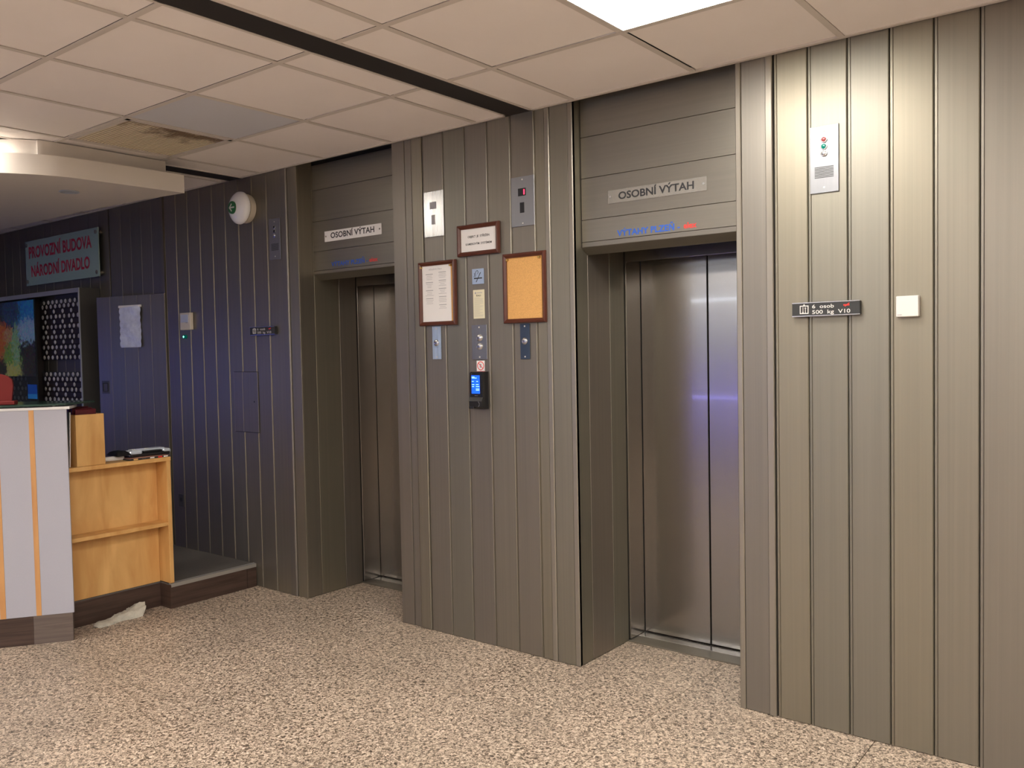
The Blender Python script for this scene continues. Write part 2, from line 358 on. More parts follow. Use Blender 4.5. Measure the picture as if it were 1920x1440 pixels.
# ------------------------------------------------------------------ floor
floor = MB().box(-9.4, 5.0, -10.0, 0.9, -0.12, -0.006).build('floor', mat('dark_joint_bed', (0.10, 0.075, 0.055), 0.8)); floor['kind'] = 'structure'
slab_m = MB().box(-0.4+0.0016, 0.4-0.0016, -0.4+0.0016, 0.4-0.0016, -0.02, 0.0)
sm = None
def slab(x, y):
    global sm
    if sm is None: o = slab_m.build('floor_slab', M['granite']); sm = o.data
    else: o = bpy.data.objects.new('floor_slab', sm); COL.objects.link(o)
    o.parent = floor; o.location = (x, y, 0)
for i in range(-9, 9):
    for j in range(-12, 2):
        slab(-1.715+0.8*i+0.4+0.0, -0.562+0.8*j+0.4)

# ------------------------------------------------------------------ panelled wall
wall = root('wall_back')
def vpanel(x0, x1, z0=0.003, z1=2.68, y=0.0, rib=True, rw=.0125, mt='panel', par=None, nm='panel', face=None):
    g = 0.0022; w = x1-x0
    if rib: p = [(x0+g, y+.018), (x0+g, y+.003), (x0+g+.0025, y-.0016), (x0+rw, y-.0022), (x0+rw+.0007, y+.0012), (x0+rw+.0025, y), (x1-.004, y), (x1-.0006, y+.0035), (x1-.0006, y+.018)]
    else: p = [(x0+.0008, y+.018), (x0+.0008, y+.0015), (x0+.0025, y), (x1-.0012, y), (x1-.0006, y+.0008), (x1-.0006, y+.018)]
    return MB().prism(p, z0, z1).build(nm, M[mt], par or wall)
# right wing
J = [-1.289, -1.156, -1.0075, -0.8585, -0.7105, -0.5645]
while J[-1] < 4.9: J.append(J[-1]+0.147 if len(J) > 6 else J[-1]+0.150)
MB().prism([(-1.447, .02), (-1.447, -.001), (-1.444, -.004), (-1.427, -.004), (-1.424, -.001), (-1.424, .02)], 0.003, 2.68).build('corner_trim', M['strip'], wall)
vpanel(-1.4235, -1.322, rib=False)
MB().prism([(-1.3215, .02), (-1.3215, -.003), (-1.319, -.006), (-1.296, -.006), (-1.293, -.003), (-1.293, .02)], 0.003, 2.68).build('cover_strip', M['strip'], wall)
for a, b in zip(J[:-1], J[1:]):
    if a < 4.8: vpanel(a, b)
MB().box(-1.44, 5.0, .014, .9, 0, 2.75).build('backing', M['gap'], wall)
# centre pier
vpanel(-3.425, -3.330, rib=False, y=0.0); vpanel(-3.330, -3.279, rib=False, y=0.003)
MB().prism([(-3.278, .018), (-3.278, -.001), (-3.270, -.004), (-3.204, -.004), (-3.200, -.001), (-3.200, .018)], .003, 2.68).build('cover_strip', M['panel'], wall)
for a, b in zip([-3.198, -3.052, -2.904, -2.756, -2.608], [-3.052, -2.904, -2.756, -2.608, -2.462]): vpanel(a, b, rw=.0075)
vpanel(-2.462, -2.398, rw=.0075)
MB().prism([(-2.398, .018), (-2.398, -.003), (-2.395, -.006), (-2.374, -.006), (-2.371, -.003), (-2.371, .018)], .003, 2.68).build('cover_strip', M['strip'], wall)
vpanel(-2.371, -2.268, rib=False)
MB().prism([(-2.2665, .012), (-2.2665, 0), (-2.246, 0), (-2.243, .003), (-2.243, .02)], .003, 2.68).build('corner_trim', M['strip'], wall)
MB().box(-3.418, -2.25, .012, .9, 0, 2.75).build('backing', M['gap'], wall)
# left wing
vpanel(-4.335, -4.245, rib=False)
MB().prism([(-4.396, .018), (-4.396, -.004), (-4.391, -.009), (-4.345, -.009), (-4.336, -.004), (-4.336, .018)], .003, 2.68).build('cover_strip', M['panel'], wall)
vpanel(-4.545, -4.397, rw=.006)
LJ = [-4.545, -4.694, -4.843, -4.990, -5.138, -5.286, -5.434, -5.580, -5.728]
for b, a in zip(LJ[:-1], LJ[1:]): vpanel(a, b, rw=.0055)
UJ = [-5.768, -5.900, -6.045, -6.190, -6.335, -6.500]
for b, a in zip(UJ[:-1], UJ[1:]): vpanel(a, b, z0=1.962, rib=False)
KJ = [-6.518]
while KJ[-1] > -9.2: KJ.append(KJ[-1]-0.155)
for b, a in zip(KJ[:-1], KJ[1:]): vpanel(a, b, rib=False)
b_ = MB().box(-5.735, -4.25, .014, .9, 0, 2.75).box(-9.4, -6.47, .014, .9, 0, 2.75).box(-6.47, -5.735, .014, .9, 1.958, 2.75).box(-6.47, -5.735, .6, .9, 0, 1.958)
b_.build('backing', M['gap'], wall)
# door frame strips
MB().box(-5.768, -5.738, -.006, .012, 0.15, 2.64).build('door_frame_strip', M['panel'], wall)
# small switch socket plate low on the wall
soc = thing('socket', 'small grey wall socket low on the dark panelling right of the bookcase', 'socket', (-5.615, 0, .44))
MB().box(-.034, .034, -.008, 0, 0, .09, .003).build('cover', M['cab'], soc); MB().cyl((0, -.0085, .05), .016, .001).build('recess', M['black_matt'], soc)
# returns into the two lift niches (pier sides), y 0 .. 0.455
def side(x, facing, segs):
    for k, (a, b) in enumerate(segs):
        xa, xb = (x-.016, x) if facing > 0 else (x, x+.016)
        MB().box(xa, xb, a+.0012, b-.0012, .003, 2.68, .0012).build('side_panel', M['panel'], wall)
side(-2.243, 1, [(.003, .115), (.115, .31), (.31, .452)])
side(-4.245, 1, [(.003, .115), (.115, .31), (.31, .452)])
side(-3.425, -1, [(.003, .15), (.15, .30), (.30, .452)])
side(-1.447, -1, [(.003, .15), (.15, .30), (.30, .452)])

# headers over the lifts
def header(n, x0, x1, y, zs, zb):
    h = root('trim_%d' % n)
    for a, b in zip(zs[:-1], zs[1:]):
        MB().box(x0+.004, x1-.002, y, y+.02, a+.0008, b-.0008, .001).build('header_board', M['panel_h'], h)
    MB().box(x0+.001, x0+.004, y+.002, y+.02, zs[0], 2.68).build('edge_gap', M['gap'], h)
    MB().prism([(y+.001, zs[0]), (y+.052, zb), (y+.052, zb+.006), (y+.02, zs[0]+.02)], x0+.001, x1-.001, 'x').build('soffit_board', M['panel_h'], h)
    MB().box(x0+.001, x1-.001, y+.021, y+.06, zs[0]+.03, 2.68).build('backing', M['gap'], h)
    return h
header(1, -2.243, -1.447, .066, [1.976, 2.0, 2.103, 2.295, 2.485, 2.68], 1.945)
header(2, -4.245, -3.425, .115, [1.992, 2.012, 2.130, 2.312, 2.503, 2.656], 1.958)

# ------------------------------------------------------------------ lifts
def lift(x0, x1, gapx, label):
    t = thing('lift_door', label, 'lift door', ((x0+x1)/2, .5, 0))
    c = (x0+x1)/2
    def B(a, b, *r, **k): return MB().box(a-c, b-c, r[0]-.5, r[1]-.5, r[2], r[3], **k)
    B(x0+.001, x0+.010, .455, .600, .012, 2.3, c=.001).build('jamb', M['steel'], t)
    B(x1-.010, x1-.001, .455, .600, .012, 2.3, c=.001).build('jamb', M['steel'], t)
    B(x0+.010, x1-.010, .452, .470, 1.936, 2.5, c=.001).build('transom', M['steel'], t)
    B(x0+.010, x1-.010, .471, .63, 1.95, 2.1).build('track_housing', M['gap'], t)
    B(x0+.012, gapx-.0025, .600, .618, .016, 1.99, c=.002).build('door_leaf', M['steel'], t)
    B(gapx+.0025, x1-.012, .603, .622, .016, 1.99, c=.002).build('door_leaf', M['steel'], t)
    B(x0+.010, x1-.010, .630, .66, 0, 2.1).build('shaft_wall', M['gap'], t)
    s = B(x0+.010, x1-.010, .532, .598, .0, .010, c=.001).build('sill', M['plate'], t)
    B(x0+.002, x1-.002, .440, .531, .0, .008, c=.001).build('threshold', M['panel_h'], t)
    return t
lift(-2.243, -1.447, -1.860, 'right steel lift door with two leaves in the deep bay')
lift(-4.245, -3.425, -3.83, 'left steel lift door half hidden by the centre pier')

# ------------------------------------------------------------------ hinged door at the far left
ang = math.atan2(.141, .691)
door = root('door_1', (-5.742, -.004, 0)); door.rotation_euler = (0, 0, ang)
dj = [0.0, .140, .282, .424, .566, .712]
for a, b in zip(dj[:-1], dj[1:]):
    p = MB(); p.prism([(-b+.0015, .0), (-b+.0015, -.004), (-b+.003, -.006), (-a-.0018, -.006), (-a-.0010, -.005), (-a-.0008, 0)], .155, 1.955); p.build('door_panel', M['panel'], door)
MB().box(-.714, -.001, .0005, .04, .153, 1.957).build('door_core', M['panel_h'], door)
hp = MB().box(-.680, -.600, -.0085, -.0062, 1.238, 1.334, .001).build('handle_plate', M['cab'], door)
MB().ring(-.668, -.612, 1.252, 1.320, -.0085, [(0, 0), (.001, .004), (.005, .004), (.007, 0)]).build('pull_ring', M['black_matt'], hp)
# crinkled plastic sleeve taped to the door
t = thing('notice_sleeve', 'crinkled bluish-white plastic notice taped to the ajar panelled door', 'notice', (-5.742, -.004, 0), ang)
def sleeve():
    mb = MB(); nx, nz = 9, 24; x0, x1, z0, z1 = -.457, -.238, 1.578, 1.868; V = []
    for j in range(nz+1):
        for i in range(nx+1):
            u, v = i/nx, j/nz
            y = -.010-.007*abs(math.sin(v*19+math.sin(u*5)*1.3))-.004*math.sin(u*7+v*9) - (.012*math.sin(math.pi*u)*v)
            V.append((x0+(x1-x0)*u+.003*math.sin(v*9), min(y, -.0075), z0+(z1-z0)*v+.01*u*v))
    F = [(j*(nx+1)+i, j*(nx+1)+i+1, (j+1)*(nx+1)+i+1, (j+1)*(nx+1)+i) for j in range(nz) for i in range(nx)]
    return mb.add(V, F)
sleeve().build('sleeve', M['sleeve'], t, smooth=True)
MB().box(-.462, -.232, -.020, -.0065, 1.868, 1.886, .002).build('tape', M['paper'], t)

# ------------------------------------------------------------------ ceiling
ceil = root('ceiling')
S1 = (-2.622, -2.462); S2 = (-4.93, -4.79)
tiles = {}
def tile(x0, x1, y0, y1, mt='tile', dz=0.0):
    k = (round(x1-x0, 3), round(y1-y0, 3), mt)
    w, d = x1-x0, y1-y0
    if k not in tiles: 
        o = MB().box(-w/2+.011, w/2-.011, -d/2+.011, d/2-.011, .0036, .016, .002).build('ceiling_tile', M[mt], ceil); tiles[k] = o.data
    else:
        o = bpy.data.objects.new('ceiling_tile', tiles[k]); COL.objects.link(o); o.parent = ceil
    o.location = ((x0+x1)/2, (y0+y1)/2, CEIL+dz+random.uniform(-.0008, .0008))
bays = [([-2.471, -2.225, -1.620, -1.020, -.420, .18, .78, 1.38, 1.98, 2.58, 3.18, 3.78, 4.38, 5.0]), ([-4.79, -4.58, -3.975, -3.412, -2.811, -2.612]), ([-9.4, -8.6, -8.0, -7.4, -6.8, -6.2, -5.6, -5.0, -4.93])]
ys = [0.0] + [-.600-.6033*i for i in range(16)]
LAMPS = {(-1.620, 1), (-.42, 4), (1.38, 4),  (-1.620, 5), (.78, 6), (3.18, 5), (-1.62, 9), (.78, 11), (3.18, 9), (-1.62, 13), (-3.975, 6)}  # first cell is the seen panel; the rest are unseen fill, added
lampcells = []
tb = MB()
for bi, xs in enumerate(bays):
    for a, b in zip(xs[:-1], xs[1:]):
        for j, (y1, y0) in enumerate(zip(ys[:-1], ys[1:])):
            if (a, j) in LAMPS: lampcells.append((a, b, y0, y1)); continue
            if bi == 1 and a == -4.58 and j == 1: continue              # louvre light
            if bi == 1 and a == -4.79 and y1 < -1.3: continue
            if bi == 2 and b > -5.5 and -2.2 < (y0+y1)/2 < -.5: continue
            tile(a, b, y0, y1, 'tile_grey' if (bi == 1 and a == -3.975 and j == 1) else 'tile', .004 if (a == -1.62 and j == 0) else 0)
    # grid bars of this bay, each its own piece
    for x in xs[1:-1]:
        MB().box(x-.012, x+.012, ys[-1], 0, CEIL, CEIL+.003).build('grid_bar', M['tbar'], ceil)
    for y in ys[1:]:
        MB().box(xs[0], xs[-1], y-.012, y+.012, CEIL-.0004, CEIL+.0026).build('grid_bar', M['tbar'], ceil)
    for x, sgn in ((xs[0], 1), (xs[-1], -1)):
        MB().box(min(x, x+.013*sgn), max(x, x+.013*sgn), ys[-1], .0, CEIL-.001, CEIL+.02).build('edge_bar', M['tbar'], ceil)
    MB().box(xs[0], xs[-1], -.022, -.0035, CEIL-.001, CEIL+.02).build('edge_bar', M['tbar'], ceil)
for (a, b) in (S1, S2):
    MB().box(a, b, ys[-1], 0.0, CEIL+.0015, CEIL+.03).build('dark_slot', M['slot'], ceil)
MB().box(-9.4, 5.0, -10.2, .9, CEIL+.06, CEIL+.16).build('concrete_slab', M['gap'], ceil)

def led_panel(a, b, y0, y1, label, mk='led'):
    t = thing('ceiling_light', label, 'ceiling light', ((a+b)/2, (y0+y1)/2, CEIL), group=None if mk == 'led_near' else 'ceiling panels behind the viewer')
    w, d = (b-a)/2-.012, (y1-y0)/2-.012
    f = MB().box(-w, w, -d, -d+.008, -.002, .012).box(-w, w, d-.008, d, -.002, .012).box(-w, -w+.008, -d, d, -.002, .012).box(w-.008, w, -d, d, -.002, .012)
    f.build('frame', M['white'], t); MB().box(-w+.008, w-.008, -d+.008, d-.008, .0, .008).build('diffuser', M[mk], t)
names = ['square white glowing LED panel set in the ceiling before the right lift']
for i, (a, b, y0, y1) in enumerate(lampcells):
    vis = a == -1.62 and y1 > -1
    led_panel(a, b, y0, y1, names[0] if vis else 'square glowing LED panel in the ceiling above and behind the viewer', 'led_near' if vis else 'led')

# unlit louvred light with stained slats
t = thing('louvre_light', 'unlit square louvred ceiling light with brown-stained slats beside white canopy', 'ceiling light', (-4.2775, -.9017, CEIL))
w, d = .29, .289
MB().box(-w, w, -d, -d+.02, -.002, .02).box(-w, w, d-.02, d, -.002, .02).box(-w, -w+.02, -d, d, -.002, .02).box(w-.02, w, -d, d, -.002, .02).build('frame', M['tbar'], t)
MB().box(-w+.02, w-.02, -d+.02, d-.02, .0045, .02).build('back_plate', mat('dusty_louvre_back', (0.13, 0.095, 0.06), 0.8, var=.3, vscale=12), t)  # dark brown plate, so the gaps between slats stand out
for i in range(30):
    y = -d+.031+i*(2*d-.062)/29
    MB().prism([(y-.0045, .0044), (y-.0040, .0010), (y+.0040, .0010), (y+.0045, .0044)], -w+.02, w-.02, 'x').build('slat', M['louvre'], t)

# ------------------------------------------------------------------ room shell behind the viewer
MB().box(4.9, 5.1, -10, -.003, 0, 2.75).build('wall_right', M['back_wall'])['kind'] = 'structure'
MB().box(-9.5, -9.3, -10, -.003, 0, 2.75).build('wall_left', mat('dark_brown_wall', (0.10, 0.09, 0.085), 0.7, var=0.1))['kind'] = 'structure'
t = thing('monitor', 'wide blue glowing monitor on the far left wall behind reception', 'monitor', (-9.29, -3.25, 1.06))  # unseen blue source, added for the blue reflections on the left wall
MB().box(0, .03, -.80, .80, 0, .32, .004).build('housing', M['black'], t)
MB().box(.0305, .033, -.78, .78, .02, .30).build('screen', M['screen_blue'], t)  # glowing face of the added blue emitter
wf = MB().box(-9.4, 5.0, -10.2, -10.0, 0, 2.75).build('wall_front', M['back_wall']); wf['kind'] = 'structure'
win = MB().box(-9.0, -7.4, -9.995, -9.97, .9, 2.2).build('window_1', M['daylight']); win['kind'] = 'structure'  # unseen glowing pane, added for cool light and soft door reflections
tag(MB().box(-7.5, -4.6, -9.96, -9.90, 2.32, 2.37, .01).build('tube_light', M['tube']), 'long white tube light high on the wall behind the viewer', 'light')  # unseen tube, added for the white streak in the lift doors
tag(MB().box(-7.32, -4.8, -9.96, -9.92, .555, .615, .01).build('strip_light', M['bluelight']), 'blue glowing strip low on the wall behind the viewer', 'light')  # unseen strip, added for the blue streak in the lift doors

# ------------------------------------------------------------------ white canopy over the reception
t = thing('canopy', 'white curved plasterboard canopy hanging over the reception counter', 'canopy', (-5.2, -1.2, 2.45))
edge = [(-4.587, -.533), (-4.590, -.75), (-4.598, -.95), (-4.612, -1.18), (-4.645, -1.29), (-4.69, -1.38), (-4.75, -1.468), (-4.86, -1.59), (-5.02, -1.72), (-5.25, -1.85), (-5.6, -1.98), (-6.1, -2.08), (-6.9, -2.12), (-7.9, -2.10), (-9.28, -2.05), (-9.28, -.66), (-6.81, -.653), (-5.567, -.625), (-4.94, -.583)]
def smooth_line(P, closed_from=None, k=6):
    out = []
    for i in range(len(P)-1):
        p0 = P[max(0, i-1)]; p1 = P[i]; p2 = P[i+1]; p3 = P[min(len(P)-1, i+2)]
        for q in range(k):
            u = q/k
            out.append(tuple(.5*((2*p1[a])+(-p0[a]+p2[a])*u+(2*p0[a]-5*p1[a]+4*p2[a]-p3[a])*u*u+(-p0[a]+3*p1[a]-3*p2[a]+p3[a])*u**3) for a in (0, 1)))
    return out+[P[-1]]
edge = smooth_line(edge[:14])+edge[14:]
MB().prism([(x+5.2, y+1.2) for x, y in edge], 0, .104).build('slab', M['plaster'], t, smooth=True)
dr = [(-4.69, -.585), (-4.69, -1.22), (-4.72, -1.30), (-4.80, -1.40), (-5.0, -1.5), (-5.6, -1.6), (-5.6, -.62)]
dr = smooth_line(dr[:6])+dr[6:]
MB().prism([(x+5.2, y+1.2) for x, y in dr], .104, .189).build('upstand', M['plaster'], t, smooth=True)
dl = thing('downlight', 'small unlit round recessed downlight in the underside of the canopy', 'downlight', (-4.997, -.999, 2.45))
MB().lathe((0, 0, 0), [(.040, .0), (.052, .0), (.054, -.004), (.046, -.007), (.040, -.003)], 'z').build('rim', M['silver'], dl, smooth=True)
MB().cyl((0, 0, -.0015), .039, .001, 'z').build('lens', M['black_matt'], dl)
t = thing('cove_light', 'bright ceiling light glowing above the canopy at the left edge', 'ceiling light', (-4.98, -1.75, CEIL))
MB().box(-.17, .30, -.30, .17, -.006, .002).build('diffuser', M['cove'], t)
MB().box(-.19, .32, -.32, .19, .003, .012).build('frame', M['white'], t)

# ------------------------------------------------------------------ raised platform
plat = root('trim_3')
pl = [(-4.76, -.004), (-4.76, -.605), (-4.874, -.605), (-4.874, -1.30), (-5.2, -1.9), (-9.29, -2.0), (-9.29, -.004)]
MB().prism(pl, 0.0, .142).build('plinth', M['plinth'], plat)
MB().prism([(-4.785, -.004), (-4.785, -.605), (-4.874, -.605), (-4.874, -1.30), (-5.2, -1.9), (-9.29, -2.0), (-9.29, -.004)], .142, .149).build('carpet', M['grey_carpet'], plat)
MB().prism([(-4.758, .128), (-4.757, .150), (-4.785, .153), (-4.785, .143), (-4.7605, .143), (-4.7605, .128)], -.6, -.004, 'y').build('nosing', M['nosing'], plat)
MB().box(-4.7596, -4.7585, -.075, -.073, .002, .127).build('seam', M['gap'], plat)

# ------------------------------------------------------------------ reception counter
cn = thing('reception_counter', 'pale grey curved reception counter with vertical maple strips and brown plinth', 'counter', (-4.667, -1.223, 0))
ex, ey = -.5653, -.8249       # along the counter front
def cpt(s, off=0.0):
    """point on the counter front line, s metres from its right end, off metres behind the face"""
    s0 = .62
    if s <= s0: x, y, dx, dy = ex*s, ey*s, ex, ey
    else:
        R = 1.7; a = (s-s0)/R; nx, ny = -ey, ex      # normal (towards viewer) is (-ey... ) ; curve turns away
        ox, oy = ex*s0, ey*s0
        c_, s_ = math.cos(a), math.sin(a)
        # rotate direction clockwise towards -x
        dx, dy = ex*c_ + ey*s_, ey*c_ - ex*s_
        mx_, my_ = ey, -ex                            # towards the inside of the bend
        x, y = ox + R*s_*ex + R*(1-c_)*mx_, oy + R*s_*ey + R*(1-c_)*my_
    return x + dy*off, y - dx*off
def cpanel(s0, s1, z0, z1, o0, o1, n=1):
    mb = MB()
    f = [cpt(s0+(s1-s0)*i/n, o0) for i in range(n+1)]; b = [cpt(s0+(s1-s0)*i/n, o1) for i in range(n+1)]
    return mb.prism(f+b[::-1], z0, z1)
# front laminate sheets and strips
st = [(-.008, .146, 'counter_grey'), (.1465, .1705, 'wood_strip'), (.171, .312, 'counter_grey'), (.3125, .339, 'wood_strip')]
s = .3395
while s < 2.6: st.append((s, s+.142, 'counter_grey')); st.append((s+.1425, s+.168, 'wood_strip')); s += .1685
for a, b, mk in st:
    cpanel(a, b, .152, 1.237, 0 if mk == 'counter_grey' else -.0015, .016, 3).build('front_panel' if mk == 'counter_grey' else 'maple_strip', M[mk], cn)
cpanel(-.004, 2.6, .152, 1.236, .017, .034, 20).build('carcass', M['counter_top'], cn)
cpanel(-.024, 2.6, 1.2375, 1.251, -.006, .22, 24).build('cap', M['counter_top'], cn)
cpanel(0.0, .187, 0.0, .151, .004, .03, 2).build('plinth_board', M['plinth_pale'], cn)
cpanel(.188, .60, 0.0, .151, .004, .03, 3).build('plinth_board', M['plinth'], cn)
cpanel(.601, 2.6, 0.0, .151, .004, .03, 16).build('plinth_board', M['plinth'], cn)
gl = [cpt(s_, -.02) for s_ in [i*.1 for i in range(0, 27)]]
gb = [cpt(s_, .40) for s_ in [i*.1 for i in range(4, 27)]]
tip = [(-.15, .26), (-.26, .36)]
t = thing('glass_shelf', 'dark green-edged glass shelf on top of the counter, under the red stand', 'glass shelf', (-4.667, -1.223, 1.258))
outline = [(-.06, .14)] + gl[::-1][::-1] if False else [(-.13, .225)] + [(-.012, .012)] + gl[1:] + gb[::-1] + [(-.22, .24)]
MB().prism(outline, 0, .010).build('pane', M['counter_glass'], t)
for s_ in (.06, .5, 1.0, 1.6):
    x, y = cpt(s_, .06); MB().cyl((x, y, -.0067), .012, .0065, 'z', 16).build('spacer', M['plate'], t)

# bookcase end of the counter
bk = thing('bookcase', 'shallow honey-maple bookcase with one middle shelf beside the grey counter', 'bookcase', (-4.76, -.605, .142))
def bb(x0, x1, y0, y1, z0, z1, nm, mk='wood', c=.0015): return MB().box(x0+4.76, x1+4.76, y0+.605, y1+.605, z0-.142, z1-.142, c).build(nm, M[mk], bk)
bb(-5.10, -4.76, -.603, -.578, .1535, .886, 'side_panel')
bb(-5.10, -4.758, -1.215, -.576, .8865, .910, 'top_board')
bb(-4.874, -4.762, -1.21, -.6035, .500, .522, 'shelf')
bb(-4.892, -4.875, -1.21, -.6035, .150, .886, 'back_panel')
bb(-5.10, -4.8935, -1.21, -1.19, .150, .886, 'inner_divider')

# open wooden box on the bookcase
t = thing('wooden_box', 'tall open maple box standing on the bookcase top against the counter end', 'box', (-4.77, -1.042, .9105))
for (a, b, c_, d_, nm) in ((-.012, 0, -.079, .079, 'side_panel'), (-.27, -.258, -.079, .079, 'side_panel'), (-.2575, -.0125, -.079, -.067, 'side_panel'), (-.2575, -.0125, .067, .079, 'side_panel')):
    MB().box(a, b, c_, d_, 0, .284, .001).build(nm, M['wood'], t)
MB().box(-.2575, -.0125, -.066, .066, 0, .008).build('bottom', M['wood'], t)
for k in range(5):
    x = -.045-.042*k
    f = MB().box(-4.77+x-.009, -4.77+x+.009, -1.100, -.988, .9195, 1.222+.006*(k % 3), .003).build('folder', M['dark_red'])
    tag(f, 'dark red folder standing upright inside the open maple box', 'folder', 'dark red folders in the maple box')
# upright black binder with white edge
t = thing('binder', 'thin black binder with white edge leaning between counter and maple box', 'binder', (-4.775, -1.150, .911))
t.rotation_euler = (math.radians(-2.0), 0, 0)
MB().box(-.20, 0, -.018, -.009, 0, .302, .001).build('cover', M['black_matt'], t)
MB().box(-.20, .001, -.0085, -.0035, .001, .300, .001).build('pages', M['paper'], t)

# device, magazines on the bookcase top
zt = .9105
t = thing('magazine', 'colourful glossy magazine lying under the silver and black device', 'magazine', (-4.86, -.69, zt))
MB().box(-.095, .095, -.135, .105, 0, .010, .0015).build('pages', M['black_matt'], t)
cvr = mat('magazine_cover', (0.4, 0.2, 0.15), 0.3, var=0.9, vscale=30)
MB().box(-.096, .096, -.136, .106, .0102, .0115).build('cover', cvr, t)
for y_, c_ in ((-.10, 'wood'), (-.05, 'cab'), (0.0, 'paper'), (.05, 'red_ink'), (.085, 'paper')):
    MB().box(.0955, .0965, y_-.012, y_+.014, .002, .009).build('spine_print', M[c_], t)
t = thing('rolled_magazine', 'pale magazine with rolled spine lying beside the maple box', 'magazine', (-4.85, -.865, zt))
MB().cyl((.0, -.085, .014), .0135, .13, 'y', 16).build('roll', M['paper'], t, smooth=True); MB().box(-.10, -.012, -.085, .03, 0, .012, .004).build('pages', M['paper'], t)
t = thing('black_pouch', 'small crumpled black pouch lying left of the silver device', 'pouch', (-4.865, -.835, zt+.0282))
def lump(nx, ny, lx, ly, h, seed, e=.5):
    rnd = random.Random(seed); V = []; F = []
    hh = [[0]*(ny+1) for _ in range(nx+1)]
    for i in range(nx+1):
        for j in range(ny+1):
            u, v = i/nx*2-1, j/ny*2-1
            k = max(0, 1-abs(u)**4)*max(0, 1-abs(v)**4)
            hh[i][j] = h*(k**e)*(.72+.28*rnd.random())
    for top in (1, 0):
        for i in range(nx+1):
            for j in range(ny+1): V.append(((i/nx-.5)*lx, (j/ny-.5)*ly, hh[i][j] if top else 0.0))
    n = (nx+1)*(ny+1); q = lambda i, j: i*(ny+1)+j
    for i in range(nx):
        for j in range(ny):
            F.append((q(i, j), q(i+1, j), q(i+1, j+1), q(i, j+1))); F.append((n+q(i, j), n+q(i, j+1), n+q(i+1, j+1), n+q(i+1, j)))
    for i in range(nx): F.append((q(i, 0), n+q(i, 0), n+q(i+1, 0), q(i+1, 0))); F.append((q(i, ny), q(i+1, ny), n+q(i+1, ny), n+q(i, ny)))
    for j in range(ny): F.append((q(0, j), q(0, j+1), n+q(0, j+1), n+q(0, j))); F.append((q(nx, j), n+q(nx, j), n+q(nx, j+1), q(nx, j+1)))
    return MB().add(V, F)
lump(8, 8, .13, .085, .030, 3).build('pouch_body', M['black'], t, smooth=True)
t = thing('label_printer', 'silver and black handheld device lying on a magazine on the bookcase', 'device', (-4.855, -.665, zt+.012), math.radians(-3))
MB().box(-.05, .05, -.125, .115, 0, .022, .006).build('base', M['black'], t)
MB().box(-.048, .048, -.130, -.052, .004, .036, .009).build('silver_end', M['silver'], t)
MB().box(-.048, .048, .070, .122, .004, .034, .009).build('silver_end', M['silver'], t)
MB().box(-.046, .020, -.10, .098, .024, .040, .005).build('top_shell', M['silver'], t)
MB().prism([(-.09, .0405), (.0, .0405), (.0, .0415), (-.09, .0415)], -.03, .012, 'x').build('label', M['paper'], t)
MB().box(.0126, .0486, -.045, .066, .0225, .032, .003).build('black_grip', M['black'], t)
MB().box(-.008, .004, -.075, -.02, .0416, .0422).build('blue_stripe', M['blue_ink'], t)

# red stand on the glass shelf
t = thing('red_stand', 'small red arched stand on the glass shelf at the left edge', 'stand', (-4.862, -1.452, 1.2695), math.radians(55))
arc = [(-.075, .02), (.05, .02), (.058, .10), (.054, .130), (.035, .148), (.005, .160), (-.03, .163), (-.06, .156), (-.075, .146)]
MB().prism(arc, -.014, .008, 'y').build('panel', M['red'], t)
MB().box(-.085, .068, -.035, .035, 0, .020, .003).build('base', M['red'], t)

# crumpled cloth on the floor against the plinth
t = thing('cloth', 'crumpled off-white cloth lying on the floor against the brown plinth', 'cloth', (-4.800, -.905, 0), math.radians(8))
def rag():
    rnd = random.Random(5); mb = MB(); L = 22; K = 11; V = []
    for i in range(L+1):
        s_ = i/L; y = -.140+.262*s_
        h = .012+.034*s_+.004*math.sin(s_*14); wd = .034+.022*s_+.008*math.sin(s_*9)
        if i == 0: h *= .5; wd *= .6
        sh = .012*s_**3                                  # the upper edge is pulled out to a point at the far end
        for k in range(K):
            a_ = math.pi*k/(K-1); c_ = math.cos(a_)
            q = math.sin(a_)**.55
            V.append((-.012+wd*c_+.003*rnd.uniform(-1, 1), y+(.045*q*s_**6)+.003*rnd.uniform(-1, 1), max(0.0, (h+sh)*q*(1+.14*rnd.uniform(-1, 1)+.10*math.sin(k*2.1+i*.8)))))
    F = [(i*K+k, i*K+k+1, (i+1)*K+k+1, (i+1)*K+k) for i in range(L) for k in range(K-1)]
    F += [(i*K, (i+1)*K, (i+1)*K+K-1, i*K+K-1) for i in range(L)] + [tuple(range(K)), tuple(range(L*K, L*K+K))[::-1]]
    return mb.add(V, F)
rag().build('cloth_body', M['cloth'], t, smooth=True)

# ------------------------------------------------------------------ key cabinet with tags
kc = thing('key_cabinet', 'wide grey open key cabinet full of pale oval tags behind reception', 'cabinet', (-7.6, 0, .95))
def kb(x0, x1, y0, y1, z0, z1, nm, mk='cab', c=.001): return MB().box(x0+7.6, x1+7.6, y0, y1, z0-.95, z1-.95, c).build(nm, M[mk], kc)
kb(-6.700, -6.675, -.16, -.004, .95, 2.045, 'side_panel'); kb(-9.2, -6.7005, -.16, -.004, 2.030, 2.045, 'top_panel')
kb(-9.2, -6.676, -.168, -.1605, 2.012, 2.047, 'light_rail', 'cab_rail'); kb(-6.693, -6.677, -.168, -.1605, .95, 2.0115, 'front_edge', 'cab_rail')
kb(-9.2, -6.7005, -.16, -.004, .95, .965, 'bottom_panel'); kb(-7.735, -7.68, -.12, -.004, .966, 2.0295, 'divider', 'rail')
rows = []
z = 1.975; rows.append((z, 'f', 0))
